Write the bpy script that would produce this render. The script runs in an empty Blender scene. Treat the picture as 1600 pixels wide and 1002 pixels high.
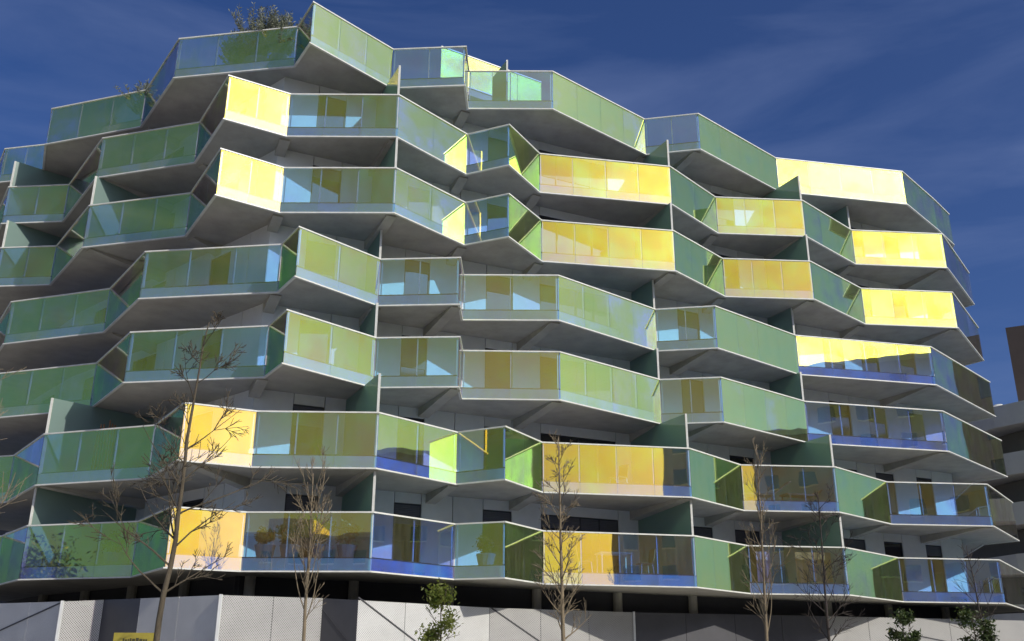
import bpy, bmesh, math, random
from mathutils import Vector, Matrix
from mathutils.geometry import tessellate_polygon

rnd = random.Random(7)
SC = bpy.context.scene
COL = SC.collection

# ------------------------------------------------------------------ camera
CAM_Z = 1.65
cam_data = bpy.data.cameras.new('camera')
cam = bpy.data.objects.new('camera', cam_data)
COL.objects.link(cam)
SC.camera = cam
cam_data.sensor_width = 36.0
cam_data.lens = 36.0 * 1527.83 / 1600.0
cam_data.clip_end = 3000.0
R_ = Vector((0.99998883, -0.00160827, 0.00444395))
U_ = Vector((-0.00472601, -0.34029779, 0.94030584))
F_ = Vector((0.0, 0.94031634, 0.34030159))
m3 = Matrix((R_, U_, -F_)).transposed()
cam.matrix_world = Matrix.Translation((0, 0, CAM_Z)) @ m3.to_4x4()

# ------------------------------------------------------------------ sky, sun, exposure
SUN_AZ = math.radians(50.0)      # from -Y towards +X (behind the camera, to the right)
SUN_EL = math.radians(33.0)
sun_dir = Vector((math.sin(SUN_AZ) * math.cos(SUN_EL), -math.cos(SUN_AZ) * math.cos(SUN_EL), math.sin(SUN_EL)))
world = bpy.data.worlds.new("World")
SC.world = world
world.use_nodes = True
wn, wl = world.node_tree.nodes, world.node_tree.links
for n in list(wn):
    wn.remove(n)
w_out = wn.new('ShaderNodeOutputWorld')
w_bg = wn.new('ShaderNodeBackground')
w_sky = wn.new('ShaderNodeTexSky')
w_sky.sky_type = 'NISHITA'
w_sky.sun_disc = False
w_sky.sun_elevation = SUN_EL
w_sky.sun_rotation = math.atan2(sun_dir.x, sun_dir.y)
w_sky.altitude = 700
w_sky.air_density = 0.8
w_sky.dust_density = 6.5
w_sky.ozone_density = 8.0
w_bg.inputs['Strength'].default_value = 0.088
# thin streaks of cirrus, all round the sky
tc = wn.new('ShaderNodeTexCoord')
mp = wn.new('ShaderNodeMapping')
mp.inputs['Rotation'].default_value = (0.1, 0.42, 0.3)
mp.inputs['Scale'].default_value = (1.3, 1.0, 7.5)
nz = wn.new('ShaderNodeTexNoise')
nz.inputs['Scale'].default_value = 1.7
nz.inputs['Detail'].default_value = 8
nz.inputs['Roughness'].default_value = 0.55
nz.inputs['Distortion'].default_value = 0.6
cr = wn.new('ShaderNodeValToRGB')
cr.color_ramp.elements[0].position = 0.42
cr.color_ramp.elements[1].position = 0.85
cr.color_ramp.elements[1].color = (0.4, 0.4, 0.4, 1)
mx = wn.new('ShaderNodeMixRGB')
mx.inputs['Color2'].default_value = (2.0, 2.6, 4.6, 1)
sat = wn.new('ShaderNodeHueSaturation')
sat.inputs['Saturation'].default_value = 1.10; sat.inputs['Hue'].default_value = 0.509
wl.new(tc.outputs['Generated'], mp.inputs['Vector'])
wl.new(mp.outputs['Vector'], nz.inputs['Vector'])
wl.new(nz.outputs['Fac'], cr.inputs['Fac'])
wl.new(cr.outputs['Color'], mx.inputs['Fac'])
wl.new(w_sky.outputs['Color'], sat.inputs['Color'])
wl.new(sat.outputs['Color'], mx.inputs['Color1'])
wl.new(mx.outputs['Color'], w_bg.inputs['Color'])
wl.new(w_bg.outputs['Background'], w_out.inputs['Surface'])

sd = bpy.data.lights.new('sun', 'SUN')
sd.energy = 3.4
sd.angle = math.radians(0.53)
sd.color = (1.0, 0.94, 0.84)
so = bpy.data.objects.new('sun', sd)
COL.objects.link(so)
so.rotation_euler = sun_dir.to_track_quat('Z', 'Y').to_euler()
so.location = (30, -30, 60)

SC.view_settings.view_transform = 'Standard'
SC.view_settings.look = 'None'
SC.view_settings.exposure = 0.32
SC.view_settings.gamma = 1.0
SC.view_settings.use_curve_mapping = False
SC.cycles.transparent_max_bounces = 24
SC.cycles.max_bounces = 10
SC.cycles.sample_clamp_indirect = 8.0

# ------------------------------------------------------------------ materials
def new_mat(name):
    m = bpy.data.materials.new(name)
    m.use_nodes = True
    nt = m.node_tree
    for n in list(nt.nodes):
        if n.type not in ('OUTPUT_MATERIAL',):
            nt.nodes.remove(n)
    return m, nt, nt.nodes, nt.links, [n for n in nt.nodes if n.type == 'OUTPUT_MATERIAL'][0]

def surf(name, col, rough=0.7, var=0.12, scale=3.0, bump=0.0, metal=0.0, spec=0.5, var_obj=0.0, stretch=None, dark=None):
    m, nt, N, Lk, out = new_mat(name)
    b = N.new('ShaderNodeBsdfPrincipled')
    b.inputs['Roughness'].default_value = rough
    b.inputs['Metallic'].default_value = metal
    b.inputs['Specular IOR Level'].default_value = spec
    g = N.new('ShaderNodeNewGeometry')
    mpn = N.new('ShaderNodeMapping')
    if stretch:
        mpn.inputs['Scale'].default_value = stretch
    Lk.new(g.outputs['Position'], mpn.inputs['Vector'])
    n1 = N.new('ShaderNodeTexNoise')
    n1.inputs['Scale'].default_value = scale
    n1.inputs['Detail'].default_value = 7
    n1.inputs['Roughness'].default_value = 0.62
    Lk.new(mpn.outputs['Vector'], n1.inputs['Vector'])
    mr = N.new('ShaderNodeMapRange')
    mr.inputs['From Min'].default_value = 0.28
    mr.inputs['From Max'].default_value = 0.72
    mr.inputs['To Min'].default_value = 1 - var
    mr.inputs['To Max'].default_value = 1 + var
    Lk.new(n1.outputs['Fac'], mr.inputs['Value'])
    val = mr.outputs['Result']
    if var_obj:
        oi = N.new('ShaderNodeObjectInfo')
        mo = N.new('ShaderNodeMapRange')
        mo.inputs['To Min'].default_value = 1 - var_obj
        mo.inputs['To Max'].default_value = 1 + var_obj
        Lk.new(oi.outputs['Random'], mo.inputs['Value'])
        mm = N.new('ShaderNodeMath'); mm.operation = 'MULTIPLY'
        Lk.new(val, mm.inputs[0]); Lk.new(mo.outputs['Result'], mm.inputs[1])
        val = mm.outputs[0]
    vm = N.new('ShaderNodeVectorMath'); vm.operation = 'SCALE'
    vm.inputs[0].default_value = col[:3]
    Lk.new(val, vm.inputs['Scale'])
    Lk.new(vm.outputs['Vector'], b.inputs['Base Color'])
    if bump:
        bp = N.new('ShaderNodeBump')
        bp.inputs['Strength'].default_value = bump
        bp.inputs['Distance'].default_value = 0.02
        n2 = N.new('ShaderNodeTexNoise'); n2.inputs['Scale'].default_value = scale * 9; n2.inputs['Detail'].default_value = 5
        Lk.new(mpn.outputs['Vector'], n2.inputs['Vector'])
        Lk.new(n2.outputs['Fac'], bp.inputs['Height'])
        Lk.new(bp.outputs['Normal'], b.inputs['Normal'])
    Lk.new(b.outputs['BSDF'], out.inputs['Surface'])
    return m

def ramp(N, stops):
    r = N.new('ShaderNodeValToRGB')
    e = r.color_ramp.elements
    while len(e) < len(stops):
        e.new(0.5)
    for i, (p, c) in enumerate(stops):
        e[i].position = p
        e[i].color = (c[0], c[1], c[2], 1)
    return r

def dichroic(name='dichroic_coating'):
    """Interference-coated glass: the reflected colour runs from orange (seen square on) through
    yellow and green to blue (seen at a slant); the transmitted colour is the complement."""
    m, nt, N, Lk, out = new_mat(name)
    g = N.new('ShaderNodeNewGeometry')
    dt = N.new('ShaderNodeVectorMath'); dt.operation = 'DOT_PRODUCT'
    Lk.new(g.outputs['Normal'], dt.inputs[0]); Lk.new(g.outputs['Incoming'], dt.inputs[1])
    ab = N.new('ShaderNodeMath'); ab.operation = 'ABSOLUTE'
    Lk.new(dt.outputs['Value'], ab.inputs[0])
    # coating thickness differs a little from pane to pane and within a pane
    oi = N.new('ShaderNodeObjectInfo')
    m1 = N.new('ShaderNodeMapRange'); m1.inputs['To Min'].default_value = -0.06; m1.inputs['To Max'].default_value = 0.06
    Lk.new(oi.outputs['Random'], m1.inputs['Value'])
    nz = N.new('ShaderNodeTexNoise'); nz.inputs['Scale'].default_value = 1.1; nz.inputs['Detail'].default_value = 3
    Lk.new(g.outputs['Position'], nz.inputs['Vector'])
    m2 = N.new('ShaderNodeMapRange'); m2.inputs['From Min'].default_value = 0.3; m2.inputs['From Max'].default_value = 0.7
    m2.inputs['To Min'].default_value = -0.08; m2.inputs['To Max'].default_value = 0.08
    Lk.new(nz.outputs['Fac'], m2.inputs['Value'])
    a1 = N.new('ShaderNodeMath'); a1.operation = 'ADD'
    Lk.new(ab.outputs[0], a1.inputs[0]); Lk.new(m1.outputs['Result'], a1.inputs[1])
    a2 = N.new('ShaderNodeMath'); a2.operation = 'ADD'; a2.use_clamp = True
    Lk.new(a1.outputs[0], a2.inputs[0]); Lk.new(m2.outputs['Result'], a2.inputs[1])
    cosn = a2.outputs[0]
    rr = ramp(N, [(0.0, (0.60, 0.66, 0.66)), (0.18, (0.22, 0.36, 0.27)), (0.42, (0.52, 0.80, 0.25)),
                  (0.58, (0.74, 0.90, 0.18)), (0.73, (0.84, 0.86, 0.11)), (0.86, (0.86, 0.63, 0.04)), (0.98, (0.86, 0.50, 0.04))])
    Lk.new(cosn, rr.inputs['Fac'])
    # what is neither reflected nor absorbed passes through: the complement of the reflected colour
    tr = ramp(N, [(0.0, (0.30, 0.20, 0.25)), (0.18, (0.62, 0.42, 0.55)), (0.45, (0.42, 0.34, 0.34)),
                  (0.60, (0.28, 0.24, 0.42)), (0.74, (0.18, 0.28, 0.90)), (0.86, (0.18, 0.46, 0.95)), (0.98, (0.20, 0.56, 0.95))])
    Lk.new(cosn, tr.inputs['Fac'])
    # gentle roll of toughened glass
    nb = N.new('ShaderNodeTexNoise'); nb.inputs['Scale'].default_value = 0.9; nb.inputs['Detail'].default_value = 1
    Lk.new(g.outputs['Position'], nb.inputs['Vector'])
    bp = N.new('ShaderNodeBump'); bp.inputs['Strength'].default_value = 0.05; bp.inputs['Distance'].default_value = 0.05
    Lk.new(nb.outputs['Fac'], bp.inputs['Height'])
    gl = N.new('ShaderNodeBsdfGlossy'); gl.inputs['Roughness'].default_value = 0.015
    Lk.new(rr.outputs['Color'], gl.inputs['Color']); Lk.new(bp.outputs['Normal'], gl.inputs['Normal'])
    tp = N.new('ShaderNodeBsdfTransparent'); Lk.new(tr.outputs['Color'], tp.inputs['Color'])
    # the coating's own haze: a wide soft lobe round the mirror direction
    hz = N.new('ShaderNodeBsdfGlossy'); hz.inputs['Roughness'].default_value = 0.62
    Lk.new(rr.outputs['Color'], hz.inputs['Color'])
    sg = N.new('ShaderNodeMixShader'); sg.inputs['Fac'].default_value = 0.01
    Lk.new(gl.outputs[0], sg.inputs[1]); Lk.new(hz.outputs[0], sg.inputs[2])
    s1 = N.new('ShaderNodeAddShader')
    Lk.new(tp.outputs[0], s1.inputs[0]); Lk.new(sg.outputs[0], s1.inputs[1])
    df = N.new('ShaderNodeBsdfDiffuse'); df.inputs['Color'].default_value = (0.80, 0.82, 0.72, 1)
    # film of dust, uneven
    nd = N.new('ShaderNodeTexNoise'); nd.inputs['Scale'].default_value = 5; nd.inputs['Detail'].default_value = 6
    ms = N.new('ShaderNodeMapping'); ms.inputs['Scale'].default_value = (1.6, 1.6, 0.25)
    Lk.new(g.outputs['Position'], ms.inputs['Vector']); Lk.new(ms.outputs['Vector'], nd.inputs['Vector'])
    md = N.new('ShaderNodeMapRange'); md.inputs['From Min'].default_value = 0.3; md.inputs['From Max'].default_value = 0.7
    md.inputs['To Min'].default_value = DUST[0]; md.inputs['To Max'].default_value = DUST[1]
    Lk.new(nd.outputs['Fac'], md.inputs['Value'])
    s2 = N.new('ShaderNodeMixShader')
    Lk.new(md.outputs['Result'], s2.inputs['Fac']); Lk.new(s1.outputs[0], s2.inputs[1]); Lk.new(df.outputs[0], s2.inputs[2])
    Lk.new(s2.outputs[0], out.inputs['Surface'])
    return m
DUST = (0.003, 0.026)

def clear_back(name, col, gloss=0.05):
    m, nt, N, Lk, out = new_mat(name)
    tp = N.new('ShaderNodeBsdfTransparent'); tp.inputs['Color'].default_value = (*col, 1)
    gl = N.new('ShaderNodeBsdfGlossy'); gl.inputs['Roughness'].default_value = 0.02
    fz = N.new('ShaderNodeFresnel'); fz.inputs['IOR'].default_value = 1.3
    s = N.new('ShaderNodeMixShader')
    Lk.new(fz.outputs[0], s.inputs['Fac']); Lk.new(tp.outputs[0], s.inputs[1]); Lk.new(gl.outputs[0], s.inputs[2])
    Lk.new(s.outputs[0], out.inputs['Surface'])
    return m

def frosted(name, col):
    m, nt, N, Lk, out = new_mat(name)
    d = N.new('ShaderNodeBsdfDiffuse'); d.inputs['Color'].default_value = (*col, 1)
    t = N.new('ShaderNodeBsdfTranslucent'); t.inputs['Color'].default_value = (col[0] * .95, col[1], col[2] * .75, 1)
    gl = N.new('ShaderNodeBsdfGlossy'); gl.inputs['Roughness'].default_value = 0.12
    s = N.new('ShaderNodeMixShader'); s.inputs['Fac'].default_value = 0.5
    s2 = N.new('ShaderNodeMixShader'); s2.inputs['Fac'].default_value = 0.07
    Lk.new(d.outputs[0], s.inputs[1]); Lk.new(t.outputs[0], s.inputs[2])
    Lk.new(s.outputs[0], s2.inputs[1]); Lk.new(gl.outputs[0], s2.inputs[2])
    Lk.new(s2.outputs[0], out.inputs['Surface'])
    return m

def perforated(name, col):
    """sheet metal with a staggered grid of punched holes (dark behind)"""
    m, nt, N, Lk, out = new_mat(name)
    tcn = N.new('ShaderNodeUVMap')
    mpn = N.new('ShaderNodeMapping'); mpn.inputs['Rotation'].default_value = (0, 0, math.radians(45)); mpn.inputs['Scale'].default_value = (21, 21, 21)
    Lk.new(tcn.outputs['UV'], mpn.inputs['Vector'])
    fx = N.new('ShaderNodeVectorMath'); fx.operation = 'FRACTION'
    Lk.new(mpn.outputs['Vector'], fx.inputs[0])
    sb = N.new('ShaderNodeVectorMath'); sb.operation = 'SUBTRACT'; sb.inputs[1].default_value = (0.5, 0.5, 0.0)
    Lk.new(fx.outputs['Vector'], sb.inputs[0])
    sx = N.new('ShaderNodeSeparateXYZ'); Lk.new(sb.outputs['Vector'], sx.inputs[0])
    cx = N.new('ShaderNodeCombineXYZ'); Lk.new(sx.outputs[0], cx.inputs[0]); Lk.new(sx.outputs[1], cx.inputs[1])
    ln = N.new('ShaderNodeVectorMath'); ln.operation = 'LENGTH'; Lk.new(cx.outputs[0], ln.inputs[0])
    mr = N.new('ShaderNodeMapRange'); mr.inputs['From Min'].default_value = 0.26; mr.inputs['From Max'].default_value = 0.34
    Lk.new(ln.outputs['Value'], mr.inputs['Value'])
    b = N.new('ShaderNodeBsdfPrincipled'); b.inputs['Roughness'].default_value = 0.45; b.inputs['Metallic'].default_value = 0.0
    g = N.new('ShaderNodeNewGeometry')
    n1 = N.new('ShaderNodeTexNoise'); n1.inputs['Scale'].default_value = 1.2; n1.inputs['Detail'].default_value = 6
    Lk.new(g.outputs['Position'], n1.inputs['Vector'])
    m2 = N.new('ShaderNodeMapRange'); m2.inputs['To Min'].default_value = 0.8; m2.inputs['To Max'].default_value = 1.15
    Lk.new(n1.outputs['Fac'], m2.inputs['Value'])
    vm = N.new('ShaderNodeVectorMath'); vm.operation = 'SCALE'; vm.inputs[0].default_value = col
    Lk.new(m2.outputs['Result'], vm.inputs['Scale'])
    Lk.new(vm.outputs['Vector'], b.inputs['Base Color'])
    tp = N.new('ShaderNodeBsdfTransparent')
    s = N.new('ShaderNodeMixShader')
    Lk.new(mr.outputs['Result'], s.inputs['Fac']); Lk.new(tp.outputs[0], s.inputs[1]); Lk.new(b.outputs[0], s.inputs[2])
    Lk.new(s.outputs[0], out.inputs['Surface'])
    return m

def leafmat(name, a, b_, trans=0.35):
    m, nt, N, Lk, out = new_mat(name)
    g = N.new('ShaderNodeNewGeometry')
    n1 = N.new('ShaderNodeTexNoise'); n1.inputs['Scale'].default_value = 5; n1.inputs['Detail'].default_value = 3
    Lk.new(g.outputs['Position'], n1.inputs['Vector'])
    r = ramp(N, [(0.32, a), (0.68, b_)]); Lk.new(n1.outputs['Fac'], r.inputs['Fac'])
    d = N.new('ShaderNodeBsdfPrincipled'); d.inputs['Roughness'].default_value = 0.5
    Lk.new(r.outputs['Color'], d.inputs['Base Color'])
    t = N.new('ShaderNodeBsdfTranslucent'); Lk.new(r.outputs['Color'], t.inputs['Color'])
    s = N.new('ShaderNodeMixShader'); s.inputs['Fac'].default_value = trans
    Lk.new(d.outputs[0], s.inputs[1]); Lk.new(t.outputs[0], s.inputs[2]); Lk.new(s.outputs[0], out.inputs['Surface'])
    return m

M = {}
M['coat'] = dichroic()
M['clear'] = clear_back('glass_back', (0.93, 0.97, 0.95))
M['pane'] = surf('window_glass', (0.012, 0.014, 0.018), 0.05, 0.1, 2, spec=1.0)
M['soffit'] = surf('concrete_soffit', (0.36, 0.345, 0.30), 0.9, 0.16, 1.6, bump=0.15)
M['edge'] = surf('pale_concrete_edge', (0.44, 0.44, 0.45), 0.85, 0.1, 2.0)
M['white'] = surf('white_painted_steel', (0.60, 0.60, 0.55), 0.42, 0.14, 4)
M['post'] = surf('light_steel_post', (0.60, 0.61, 0.60), 0.4, 0.08, 4)
M['clad'] = surf('grey_wall_panel', (0.66, 0.66, 0.63), 0.75, 0.06, 2.2, var_obj=0.07)
M['core'] = surf('dark_joint', (0.05, 0.05, 0.055), 0.9, 0.1, 2)
M['frame'] = surf('dark_window_frame', (0.035, 0.035, 0.04), 0.5, 0.1, 5)
M['shutter'] = surf('roller_shutter', (0.10, 0.10, 0.11), 0.6, 0.08, 4)
M['fin'] = frosted('frosted_green_partition', (0.29, 0.40, 0.37))
M['perf'] = perforated('perforated_sheet', (0.42, 0.415, 0.40))
M['shade_sheet'] = surf('painted_shade_sheet', (0.06, 0.06, 0.068), 0.5, 0.12, 1.5, var_obj=.12)  # screen sheet with the shade of its fold put into the colour
M['perf_grey'] = perforated('perforated_grey_sheet', (0.62, 0.62, 0.60))
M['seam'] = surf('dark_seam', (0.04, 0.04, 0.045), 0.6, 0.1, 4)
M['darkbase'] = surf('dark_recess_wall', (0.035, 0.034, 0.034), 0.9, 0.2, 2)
M['bark'] = surf('bark_brown', (0.075, 0.06, 0.038), 0.9, 0.45, 9, bump=0.6, stretch=(1, 1, .35))
M['bark2'] = surf('bark_tan', (0.19, 0.15, 0.095), 0.9, 0.35, 9, bump=0.6, stretch=(1, 1, .35))
M['barkd'] = surf('bark_dark', (0.045, 0.035, 0.03), 0.9, 0.35, 9, bump=0.5)
M['leaf'] = leafmat('leaf_green', (0.07, 0.11, 0.015), (0.20, 0.22, 0.04), .5)
M['leafd'] = leafmat('leaf_dark', (0.028, 0.045, 0.014), (0.075, 0.11, 0.025))
M['olive'] = leafmat('leaf_grey_green', (0.10, 0.12, 0.075), (0.22, 0.23, 0.16))
M['dry'] = leafmat('leaf_brown', (0.10, 0.06, 0.025), (0.20, 0.12, 0.05))
M['pot'] = surf('terracotta', (0.30, 0.13, 0.07), 0.8, 0.15, 6)
M['potd'] = surf('grey_planter', (0.16, 0.16, 0.17), 0.7, 0.1, 6)
M['wood'] = surf('brown_wood', (0.26, 0.14, 0.06), 0.6, 0.2, 6, stretch=(1, 1, 4))
M['cloth'] = surf('orange_cloth', (0.55, 0.20, 0.06), 0.9, 0.15, 5)
M['clothp'] = surf('pink_cloth', (0.6, 0.28, 0.3), 0.9, 0.15, 5)
M['clothb'] = surf('blue_cloth', (0.10, 0.16, 0.42), 0.9, 0.15, 5)
M['asphalt'] = surf('asphalt', (0.09, 0.09, 0.09), 0.9, 0.25, 1.5, bump=0.3)
M['paving'] = surf('pale_paving', (0.45, 0.43, 0.39), 0.85, 0.18, 1.1, bump=0.2)
M['kerb'] = surf('kerb_stone', (0.38, 0.37, 0.35), 0.85, 0.15, 3)
M['line'] = surf('road_paint', (0.75, 0.75, 0.72), 0.7, 0.12, 6)
M['earth'] = surf('pale_ground', (0.34, 0.32, 0.27), 0.95, 0.3, 0.15)
M['tower'] = surf('dark_brown_render', (0.06, 0.045, 0.037), 0.8, 0.12, 1.0)
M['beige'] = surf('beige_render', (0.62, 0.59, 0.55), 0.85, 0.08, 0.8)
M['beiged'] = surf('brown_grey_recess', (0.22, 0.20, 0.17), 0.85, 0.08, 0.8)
M['opp'] = surf('warm_grey_render', (0.30, 0.28, 0.25), 0.85, 0.12, 0.7)
M['opp2'] = surf('brown_brick', (0.24, 0.19, 0.15), 0.85, 0.1, 0.7)
M['yellow'] = surf('yellow_sign_paint', (0.30, 0.25, 0.04), 0.5, 0.1, 8)
M['ink'] = surf('dark_lettering', (0.05, 0.045, 0.02), 0.6, 0.1, 8)

# ------------------------------------------------------------------ helpers
def link(name, me, parent=None):
    o = bpy.data.objects.new(name, me)
    COL.objects.link(o)
    if parent is not None:
        o.parent = parent
    return o

def root(name, label, cat, loc=(0, 0, 0), group=None):
    o = bpy.data.objects.new(name, None)
    o.empty_display_size = 0.3
    COL.objects.link(o)
    o.location = loc
    o['label'] = label; o['category'] = cat
    if group: o['group'] = group
    bpy.context.view_layer.update()
    return o

def tag(o, label, cat, group=None):
    o['label'] = label; o['category'] = cat
    if group: o['group'] = group
    return o

class MB:
    def __init__(self):
        self.v = []; self.f = []; self.mi = []
    def quad(self, a, b, c, d, mi=0):
        n = len(self.v); self.v += [tuple(a), tuple(b), tuple(c), tuple(d)]
        self.f.append((n, n + 1, n + 2, n + 3)); self.mi.append(mi)
    def tri(self, a, b, c, mi=0):
        n = len(self.v); self.v += [tuple(a), tuple(b), tuple(c)]
        self.f.append((n, n + 1, n + 2)); self.mi.append(mi)
    def hexa(self, p, mi=0, fm=None):
        """p: 8 points, bottom ring 0-3 (ccw seen from above), top ring 4-7"""
        n = len(self.v); self.v += [tuple(q) for q in p]
        F = [(3, 2, 1, 0), (4, 5, 6, 7), (0, 1, 5, 4), (1, 2, 6, 5), (2, 3, 7, 6), (3, 0, 4, 7)]
        for i, q in enumerate(F):
            self.f.append(tuple(n + j for j in q)); self.mi.append(fm[i] if fm else mi)
    def box(self, x0, y0, z0, x1, y1, z1, mi=0):
        self.hexa([(x0, y0, z0), (x1, y0, z0), (x1, y1, z0), (x0, y1, z0), (x0, y0, z1), (x1, y0, z1), (x1, y1, z1), (x0, y1, z1)], mi)
    def wallbox(self, a, b, z0, z1, off0, off1, mi=0, fm=None, in0=0.0, in1=0.0):
        """box along plan segment a->b; off0..off1 measured along the outward normal (right of a->b)"""
        a = Vector(a[:2]); b = Vector(b[:2]); d = (b - a); L = d.length; d /= L
        n = Vector((d.y, -d.x))
        a2 = a + d * in0; b2 = b - d * in1
        lo, hi = min(off0, off1), max(off0, off1)
        p = [a2 + n * hi, b2 + n * hi, b2 + n * lo, a2 + n * lo]
        self.hexa([(q.x, q.y, z0) for q in p] + [(q.x, q.y, z1) for q in p], mi, fm)
    def tube(self, pts, rad, sides=6, mi=0):
        n0 = len(self.v); m = len(pts)
        up = Vector((0.3, 0.2, 1)).normalized()
        for i, p in enumerate(pts):
            p = Vector(p)
            t = (Vector(pts[min(i + 1, m - 1)]) - Vector(pts[max(i - 1, 0)]))
            if t.length < 1e-9: t = Vector((0, 0, 1))
            t.normalize()
            s = t.cross(Vector((1, 0.13, 0)) if abs(t.x) < 0.9 else Vector((0, 1, 0))).normalized(); u = s.cross(t)
            r = rad[i] if hasattr(rad, '__len__') else rad
            for k in range(sides):
                a = 2 * math.pi * k / sides
                self.v.append(tuple(p + s * (math.cos(a) * r) + u * (math.sin(a) * r)))
        for i in range(m - 1):
            for k in range(sides):
                a = n0 + i * sides + k; b = n0 + i * sides + (k + 1) % sides
                self.f.append((a, a + sides, b + sides, b)); self.mi.append(mi)
        self.f.append(tuple(n0 + (m - 1) * sides + k for k in range(sides))[::-1]); self.mi.append(mi)
        self.f.append(tuple(n0 + k for k in range(sides))); self.mi.append(mi)
    def mesh(self, name, mats, smooth=False):
        me = bpy.data.meshes.new(name)
        me.from_pydata(self.v, [], self.f)
        for mm in (mats if isinstance(mats, (list, tuple)) else [mats]):
            me.materials.append(mm)
        me.polygons.foreach_set('material_index', self.mi)
        if smooth:
            me.polygons.foreach_set('use_smooth', [True] * len(me.polygons))
        me.update()
        return me
    def build(self, name, mats, parent=None, smooth=False):
        return link(name, self.mesh(name, mats, smooth), parent)

def struct(o):
    o['kind'] = 'structure'; return o

def sweep(pts, prof, mb, mi=0):
    """sweep a closed profile (offset outward, z) along a plan polyline with mitred corners"""
    P = [Vector(p[:2]) for p in pts]; n = len(P); rings = []
    for i in range(n):
        if i == 0: d0 = d1 = (P[1] - P[0]).normalized()
        elif i == n - 1: d0 = d1 = (P[-1] - P[-2]).normalized()
        else: d0 = (P[i] - P[i - 1]).normalized(); d1 = (P[i + 1] - P[i]).normalized()
        n0 = Vector((d0.y, -d0.x)); n1 = Vector((d1.y, -d1.x))
        mtr = (n0 + n1); mtr /= max(0.35, mtr.length_squared / 2)
        rings.append([(P[i].x + mtr.x * o, P[i].y + mtr.y * o, z) for o, z in prof])
    b = len(mb.v); k = len(prof)
    for r in rings: mb.v += r
    for i in range(n - 1):
        for j in range(k):
            a = b + i * k + j; c = b + i * k + (j + 1) % k
            mb.f.append((a, a + k, c + k, c)); mb.mi.append(mi)
    mb.f.append(tuple(b + j for j in range(k))); mb.mi.append(mi)
    mb.f.append(tuple(b + (n - 1) * k + j for j in range(k))[::-1]); mb.mi.append(mi)

def offset(pts, off):
    P = [Vector(p[:2]) for p in pts]; n = len(P); out = []
    for i in range(n):
        if i == 0: d0 = d1 = (P[1] - P[0]).normalized()
        elif i == n - 1: d0 = d1 = (P[-1] - P[-2]).normalized()
        else: d0 = (P[i] - P[i - 1]).normalized(); d1 = (P[i + 1] - P[i]).normalized()
        n0 = Vector((d0.y, -d0.x)); n1 = Vector((d1.y, -d1.x))
        mtr = (n0 + n1); mtr /= max(0.35, mtr.length_squared / 2)
        out.append(P[i] + mtr * off)
    return out

# ------------------------------------------------------------------ ground
g = MB(); g.quad((-900, -900, -0.004), (900, -900, -0.004), (900, 900, -0.004), (-900, 900, -0.004))
struct(g.build('ground', M['earth']))
g = MB(); g.box(-70, -3, -0.3, 70, 5.2, 0.0); g.box(-70, 12.6, -0.3, 70, 50, 0.0)
struct(g.build('pavement', M['paving']))
g = MB(); g.quad((-200, 5.2, -0.10), (200, 5.2, -0.10), (200, 12.6, -0.10), (-200, 12.6, -0.10))
# the ground sheet is cut by the carriageway
bpy.data.objects['ground'].data.clear_geometry()
bpy.data.objects['ground'].data.from_pydata(
    [(-900, -900, -0.12), (900, -900, -0.12), (900, 900, -0.12), (-900, 900, -0.12)], [], [(0, 1, 2, 3)])
struct(g.build('road', M['asphalt']))
g = MB()
for i in range(48):
    x = -69 + i * 2.9
    g.box(x, 5.2, -0.29, x + 2.88, 5.34, 0.012); g.box(x, 12.46, -0.29, x + 2.88, 12.6, 0.012)
kb = struct(g.build('kerb', M['kerb']))
g = MB()
for i in range(30):
    x = -60 + i * 4.2
    g.quad((x, 8.82, -0.096), (x + 2.2, 8.82, -0.096), (x + 2.2, 8.96, -0.096), (x, 8.96, -0.096))
struct(g.build('road_marking', M['line']))

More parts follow.
